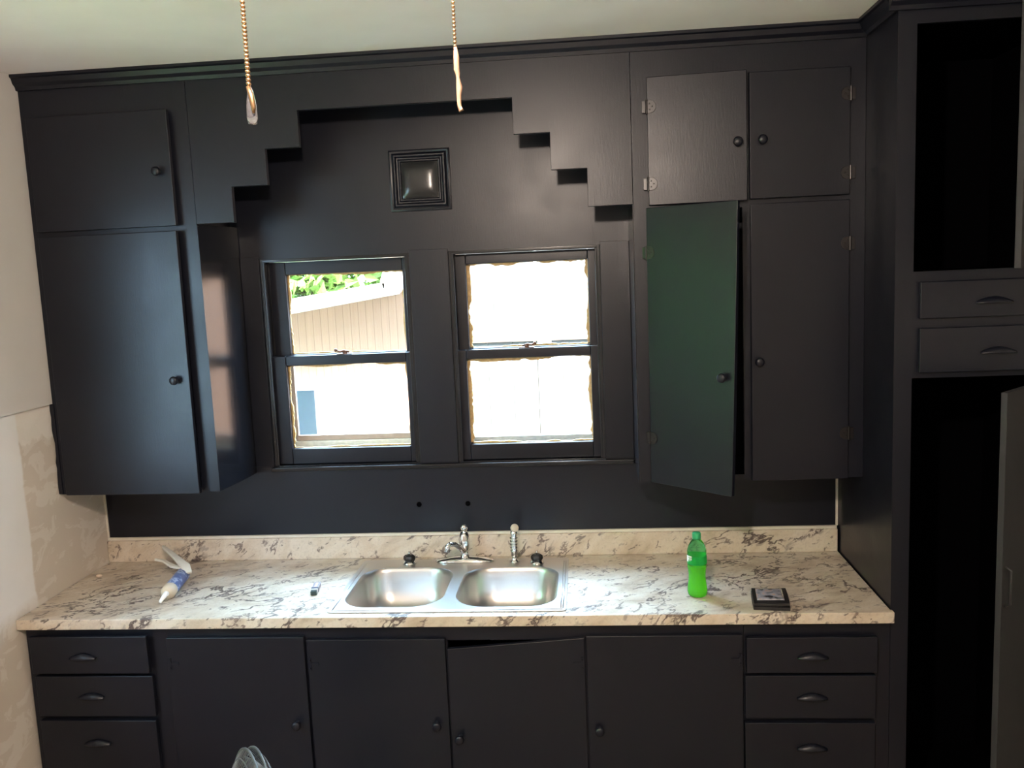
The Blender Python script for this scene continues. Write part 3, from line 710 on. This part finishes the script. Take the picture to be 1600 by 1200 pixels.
# wallet with clear card window
wl = empty('wallet', (1.205, -.540, CT), R(-7), label='small black leather wallet with a clear window lying on the counter', cat='wallet')
LE = plain('black_leather', (.012, .012, .013), .38, var=.3, sc=80, bump=.6)
def soft_slab(w, d, h, z, wob=.001):
    b = BM(); box(b, -w / 2, w / 2, -d / 2, d / 2, z, z + h); bmesh.ops.subdivide_edges(b, edges=b.edges, cuts=5, use_grid_fill=True)
    rnd = random.Random(int(w * 1e4))
    for v in b.verts:
        u = v.co.x / (w / 2); t = v.co.y / (d / 2)
        if v.co.z > z + h * .5: v.co.z += (.0035 * (1 - u * u) * (1 - t * t)) + rnd.uniform(-.0006, .0006)
        v.co.x *= 1 - .02 * abs(t) ** 3
    return b
obj('lower_flap', soft_slab(.120, .150, .011, .0), LE, wl, world=False, bevel=.003)
b = soft_slab(.117, .145, .009, .0125)
for v in b.verts: v.co.z += .004 * max(0, v.co.x / .06)
up = obj('upper_flap', b, LE, wl, world=False, bevel=.003)
b = BM(); n = 10; grid = []
for i in range(n + 1):
    grid.append([b.verts.new((-.046 + .088 * i / n, -.052 + .105 * j / n, .0275 + .0035 * (1 - (2 * i / n - 1) ** 2) * (1 - (2 * j / n - 1) ** 2) + .003 * i / n)) for j in range(n + 1)])
for i in range(n):
    for j in range(n): b.faces.new((grid[i][j], grid[i + 1][j], grid[i + 1][j + 1], grid[i][j + 1]))
s = N('card_with_window_glare'); f = s.noise(s.coord(), 34, 2, .4)
s.set(col=s.ramp(f, [(.34, (.07, .07, .08)), (.46, (.24, .24, .27)), (.58, (.36, .34, .39)), (.70, (.50, .32, .24))]), rough=.10, coat=1.)  # card colours brightened to carry the glare on the clear window
cw = obj('card_window', b, s.m, up, world=False, smooth=True, label='shiny clear card window'); sm = cw.modifiers.new('s', 'SOLIDIFY'); sm.thickness = .003; sm.offset = -1

# lighter standing-ish tube: a small metal lighter lying toward the camera
lg = empty('lighter', (-.432, -.350, CT), R(8), label='small silver and black lighter on the counter left of the sink', cat='lighter')
b = BM(); prism(b, rrect(-.0125, .0125, -.040, .018, .005, 4), .0005, .0165, 'z'); obj('body', b, plain('clear_grey_plastic', (.45, .42, .47), .15), lg, world=False, bevel=.002)
b = BM(); prism(b, rrect(-.013, .013, -.051, -.0405, .003, 4), .0, .0175, 'z'); obj('band', b, plain('navy_plastic', (.02, .03, .07), .3), lg, world=False, bevel=.001, label='dark blue band')
b = BM(); prism(b, rrect(-.0125, .0125, -.067, -.0515, .003, 4), .0005, .017, 'z'); obj('collar', b, STEEL, lg, world=False, bevel=.001)
b = BM(); prism(b, rrect(-.0115, .0115, -.083, -.0675, .003, 4), .001, .015, 'z'); obj('tip', b, plain('dark_tip', (.03, .05, .05), .3), lg, world=False, bevel=.001, label='dark tip')
b = BM(); box(b, -.004, .005, -.034, -.020, .0166, .0172); box(b, -.004, .005, -.015, .006, .0166, .0172); obj('sticker', b, plain('white_sticker', (.8, .78, .8), .5), lg, world=False)

# caulk tube with folded-out trigger handle, nozzle toward the camera
A0 = Vector((-.995, -.265, CT + .030)); A1 = Vector((-.962, -.465, CT + .0285)); ax = (A1 - A0).normalized()
def along(v): return Matrix.Translation(A0) @ ax.to_track_quat('Z', 'Y').to_matrix().to_4x4()
TM = along(0); Lt = (A1 - A0).length
tb = empty('caulk_tube', (A0.x, A0.y, CT), label='blue and white caulk dispenser with splayed handles, lying at the left end of the counter', cat='caulk')
s = N('blue_and_white_print'); tc = s.n('ShaderNodeTexCoord'); mp = s.n('ShaderNodeMapping'); s.l(tc.outputs['Object'], mp.inputs[0])
f = s.noise(s.coord((1, 1, 1)), 38, 2, .4); s.set(col=s.ramp(f, [(.46, (.10, .15, .36)), (.52, (.13, .19, .42)), (.58, (.52, .60, .78)), (.64, (.16, .22, .45))]), rough=.35)
b = lathe(BM(), [(.024, 0), (.026, .002), (.026, Lt - .04), (.025, Lt - .035)], TM, 30)
bd = obj('barrel', b, s.m, tb, smooth=True)
b = BM(); n = 8; P = []
Minv = TM
for i in range(n + 1):
    a = R(148 + 84 * i / n); P.append([b.verts.new(TM @ Vector((.0264 * math.cos(a), .0264 * math.sin(a), z))) for z in (.012, Lt - .04)])
for A, B_ in zip(P, P[1:]): b.faces.new((A[0], B_[0], B_[1], A[1]))
obj('print_band', b, plain('cream_print', (.74, .69, .62), .4), bd, smooth=True, label='cream band')
b = lathe(BM(), [(.0255, Lt - .042), (.0275, Lt - .036), (.0275, Lt - .012), (.022, Lt), (.012, Lt + .010), (.009, Lt + .012)], TM, 30)
obj('shoulder', b, plain('beige_plastic', (.58, .50, .38), .45), tb, smooth=True)
b = BM(); e = TM @ Vector((0, 0, Lt + .008)); tube(b, [e, e + Vector((.004, -.012, .006)), e + Vector((.003, -.030, .000)), e + Vector((-.002, -.050, -.012))], [.010, .0095, .008, .0055], 14)
obj('nozzle', b, plain('bright_white_plastic', (.9, .9, .88), .35), tb, smooth=True)
PW = plain('off_white_plastic', (.72, .70, .63), .4)
b = BM()
def bar(pts, w, t):
    rows = []
    pts = [Vector(p) for p in pts]
    for i, p in enumerate(pts):
        a = pts[max(0, i - 1)]; c = pts[min(len(pts) - 1, i + 1)]; tt = (c - a).normalized(); sd = tt.cross(Vector((0, 0, 1))).normalized(); up_ = sd.cross(tt)
        ww = w[i] if isinstance(w, list) else w
        rows.append([b.verts.new(p + sd * ww * sx + up_ * t * sz) for sx, sz in ((-1, -1), (1, -1), (1, 1), (-1, 1))])
    for A, B_ in zip(rows, rows[1:]):
        for k in range(4): b.faces.new((A[k], A[(k + 1) % 4], B_[(k + 1) % 4], B_[k]))
    b.faces.new(rows[0]); b.faces.new(rows[-1])
bar([(-.965, -.285, CT + .040), (-.985, -.262, CT + .060), (-1.040, -.205, CT + .070), (-1.120, -.125, CT + .080), (-1.165, -.080, CT + .084)], [.015, .018, .012, .008, .005], .006)
obj('frame_handle', b, PW, tb, bevel=.002)
b = BM(); bar([(-1.005, -.245, CT + .050), (-1.060, -.215, CT + .045), (-1.115, -.175, CT + .054), (-1.160, -.160, CT + .056)], [.011, .010, .007, .005], .005)
obj('trigger', b, PW, tb, bevel=.002)
b = BM(); tube(b, [(-.992, -.262, CT + .034), (-1.165, -.055, CT + .070)], .0030, 8); obj('plunger_rod', b, STEEL, tb, smooth=True)
# a small lump of debris by the left wall
b = BM(); bmesh.ops.create_icosphere(b, subdivisions=2, radius=.010, matrix=Matrix.Translation((-1.378, -.205, CT + .007)) @ Matrix.Diagonal((1.3, .8, .7, 1)))
obj('caulk_crumb', b, plain('pale_lump', (.70, .58, .46), .7), smooth=True, label='tiny pale lump of caulk near the left wall on the counter', cat='debris')

# ------------------------------------------------------------------ pantry on the right
pn = empty('pantry_cabinet', (2.1, -.3, 0), label='tall black built-in pantry on the right with open doors and two small drawers', cat='cabinet')
PX1 = 2.74; b = BM(); y0 = BY + .005
box(b, XR, XR + .02, y0 + .018, -.002, .0, ZC - G); box(b, PX1 - .02, PX1, y0 + .018, -.002, 0, ZC - G)
holed_wall(b, XR, PX1, 0, ZC - G, [(1.636, 2.08, .12, 1.672), (1.655, 2.08, 1.70, 1.83), (1.655, 2.08, 1.865, 1.97), (1.636, 2.08, 2.008, 2.752)], lambda a, c, e, f: box(b, a, c, y0, y0 + .018, e, f))
obj('carcass', b, BLACK, pn)
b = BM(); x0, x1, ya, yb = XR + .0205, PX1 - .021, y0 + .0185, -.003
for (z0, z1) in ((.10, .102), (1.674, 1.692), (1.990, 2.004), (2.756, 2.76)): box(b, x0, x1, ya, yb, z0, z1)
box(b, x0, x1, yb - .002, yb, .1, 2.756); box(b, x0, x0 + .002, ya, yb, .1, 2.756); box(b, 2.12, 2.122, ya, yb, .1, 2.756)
obj('inside_lining', b, CUPB, pn, label='near-black lining, unlit dark put into its colour')  # the cupboard's shade is put into this black, gloss-free lining
def pdrawer(z0, z1, hx, hz):
    o = obj('drawer', box(BM(), 1.652, 2.085, y0 - .019, y0 - .001, z0, z1), BLACK, pn, bevel=.003); bin_pull(o, hx, y0 - .019, hz, .11)
pdrawer(1.861, 1.976, 1.872, 1.914); pdrawer(1.690, 1.831, 1.888, 1.757)
PGREY = plain('reflected_light_grey', (.026, .0275, .030), .6, spec=.25)  # grey stands in for daylight reflected on the turned doors
def pdoor(z0, z1, a, knobs):
    M = Matrix.Translation((2.08, y0 - .001, 0)) @ Matrix.Rotation(R(a), 4, 'Z')
    d = box(BM(), -.446, -.001, -.018, 0, z0, z1, M); o = obj('door', d, PGREY, pn, bevel=.0025, label='open door, its grey put in for reflected daylight')
    if knobs:
        b = BM(); tube(b, [M @ Vector((-.425, -.018, 1.16)), M @ Vector((-.425, -.034, 1.15)), M @ Vector((-.425, -.034, 1.05)), M @ Vector((-.425, -.018, 1.04))], .0035, 8); obj('latch', b, DKMETAL, o, smooth=True)
pdoor(.115, 1.668, 45, True); pdoor(2.012, 2.748, 48, False)

# ------------------------------------------------------------------ ceiling fan light (just out of frame) and its pull chains
WARM = emit('warm_bulb_glow', (1.0, .83, .70), 108)
fx, fy = .395, -2.88
cf = empty('ceiling_fan', (fx, fy, ZC), label='ceiling fan with a bare warm bulb near the camera', cat='fan')
b = lathe(BM(), [(.07, -.001), (.065, -.04), (.02, -.05), (.02, -.06), (.10, -.065), (.115, -.09), (.10, -.135), (.055, -.15), (.05, -.17)], Matrix.Translation((fx, fy, ZC)), 32)
obj('motor_housing', b, BRASS, cf, smooth=True)
for k in range(4):
    a = R(45 + 90 * k); M = Matrix.Translation((fx, fy, ZC - .085)) @ Matrix.Rotation(a, 4, 'Z') @ Matrix.Rotation(R(10), 4, 'X')
    b = BM(); prism(b, rrect(.14, .58, -.06, .06, .03, 5), -.003, .003, 'z'); box(b, .10, .16, -.015, .015, -.006, -.003); bmesh.ops.transform(b, matrix=M, verts=b.verts)
    obj('blade', b, plain('walnut_blade', (.10, .055, .03), .45) if k == 0 else bpy.data.materials['walnut_blade'], cf)
b = lathe(BM(), [(.0, .0), (.03, .008), (.045, .035), (.045, .055), (.030, .085), (.020, .10)], Matrix.Translation((fx, fy, ZC - .27)), 24); obj('bulb', b, WARM, cf, smooth=True)
def pull_chain(name, x, y, ztop, zbot, r, pitch, kind):
    o = empty(name, (x, y, zbot), label='thick beaded pull chain at left with a clear drop end' if kind == 1 else 'thin beaded pull chain at right with a twisted tan end', cat='pull chain', group=None)
    b = BM(); z = ztop; i = 0
    chain_end = zbot + (.030 if kind == 1 else .055)
    sway = lambda z: .006 * (ztop - z) * 0
    while z > chain_end:
        bmesh.ops.create_icosphere(b, subdivisions=2, radius=r, matrix=Matrix.Translation((x, y, z)) @ Matrix.Rotation(R(25 if kind == 1 else 0), 4, 'Y') @ Matrix.Diagonal((1.0, 1, .72 if kind == 1 else .9, 1))); z -= pitch; i += 1
    tube(b, [(x, y, ztop), (x, y, chain_end)], r * .35, 6)
    obj('bead_chain', b, BRASS, o, smooth=True)
    if kind == 1:
        s = N('clear_acrylic'); s.set(col=(.35, .35, .38), rough=.08, trans=.9, ior=1.35)
        b = lathe(BM(), [(.0012, .034), (.0028, .030), (.0046, .018), (.0052, .006), (.0040, 0), (0, -.0008)], Matrix.Translation((x + .001, y, zbot)), 20); f = obj('drop', b, s.m, o, smooth=True, label='clear drop')
        b = BM(); tube(b, [(x - .0005, y - .002, zbot + .034), (x + .003, y - .0045, zbot + .026), (x + .0048, y - .005, zbot + .014), (x + .0042, y - .0045, zbot + .009)], [.0016, .0026, .0022, .0012], 10)
        obj('hook', b, BRASS, f, smooth=True)
    else:
        T = plain('tan_wood_fob', (.24, .14, .09), .5)
        b = BM(); tube(b, [(x, y, zbot + .058), (x + .0006, y, zbot + .050), (x + .0004, y, zbot + .038), (x + .0012, y, zbot + .0345), (x + .0012, y, zbot + .031), (x + .0022, y, zbot + .022), (x + .0014, y, zbot + .015), (x + .0012, y, zbot + .006), (x + .0022, y, zbot + .001), (x + .0045, y, zbot + .0025)],
                       [.0014, .0026, .0027, .0022, .0016, .0030, .0022, .0019, .0021, .0016], 12)
        obj('fob', b, T, o, smooth=True)
ZT = ZC - .155
pull_chain('pull_chain', .300, -2.62, ZT - .03, 2.214, .0026, .0037, 1)
pull_chain('pull_chain.001', .4985, -2.62, ZT - .03, 2.214, .0017, .0035, 2)
# arms that carry the chains out from the housing
for x in (.300, .4985): obj('switch_arm', tube(BM(), [(fx + (x - fx) * .5, fy + .05, ZT + .02), (x, -2.62, ZT - .01), (x, -2.62, ZT - .032)], .006, 10), BRASS, cf, smooth=True)

# ------------------------------------------------------------------ small floor fan, only the top of its cage in frame
C0 = Vector((-.385, -1.20, .552)); RF = .180; fa = Vector((-.80, -.58, .12)).normalized()
FM = Matrix.Translation(C0) @ fa.to_track_quat('Z', 'Y').to_matrix().to_4x4()
ff = empty('floor_fan', (C0.x, C0.y, 0), label='grey floor fan, only the curved top of its wire cage showing at the bottom edge', cat='fan')
GM = plain('grey_fan_metal', (.11, .11, .11), .4, metal=.3)
def cage(sgn, depth, name):
    b = BM()
    def pt(rho, a): t = rho / RF; return FM @ Vector((rho * math.cos(a), rho * math.sin(a), sgn * (.012 + depth * (1 - t ** 3))))
    for k in range(72):
        a = 2 * math.pi * k / 72; tube(b, [pt(.03 + (RF - .03) * j / 8, a) for j in range(9)], .0013, 5, cap=False)
    for rho in (RF, RF * .86, RF * .5, .03): tube(b, [pt(rho, 2 * math.pi * k / 48) for k in range(48)], .0022 if rho < RF else .004, 6, closed=True)
    return obj(name, b, GM, ff, smooth=True)
cage(1, .045, 'front_guard'); cage(-1, .055, 'rear_guard')
b = lathe(BM(), [(.0, -.13), (.05, -.125), (.062, -.10), (.062, -.05), (.05, -.04)], FM, 24); obj('motor', b, plain('dark_grey_plastic', (.06, .055, .058), .5), ff, smooth=True)
b = BM()
for k in range(4):
    a = 2 * math.pi * k / 4; P = []
    for i in range(6):
        rho = .03 + .13 * i / 5; P.append([b.verts.new(FM @ Vector((rho * math.cos(a + da), rho * math.sin(a + da), dz))) for da, dz in ((-.30, -.018), (0, 0.0), (.32, .016))])
    for A, B_ in zip(P, P[1:]):
        for q in range(2): b.faces.new((A[q], A[q + 1], B_[q + 1], B_[q]))
lathe(b, [(.032, -.02), (.032, .02), (.02, .03), (0, .032)], FM, 20)
bl = obj('fan_blades', b, plain('smoky_plastic', (.12, .12, .13), .3), ff, smooth=True); bl.modifiers.new('s', 'SOLIDIFY').thickness = .002
b = BM(); tube(b, [(C0.x + .075, C0.y + .055, .015), (C0.x + .075, C0.y + .055, .54)], .012, 12); obj('pole', b, GM, ff, smooth=True)
b = lathe(BM(), [(.15, 0), (.15, .012), (.13, .022), (.03, .03), (.02, .05)], Matrix.Translation((C0.x + .075, C0.y + .055, 0)), 36); obj('base', b, GM, ff, smooth=True)
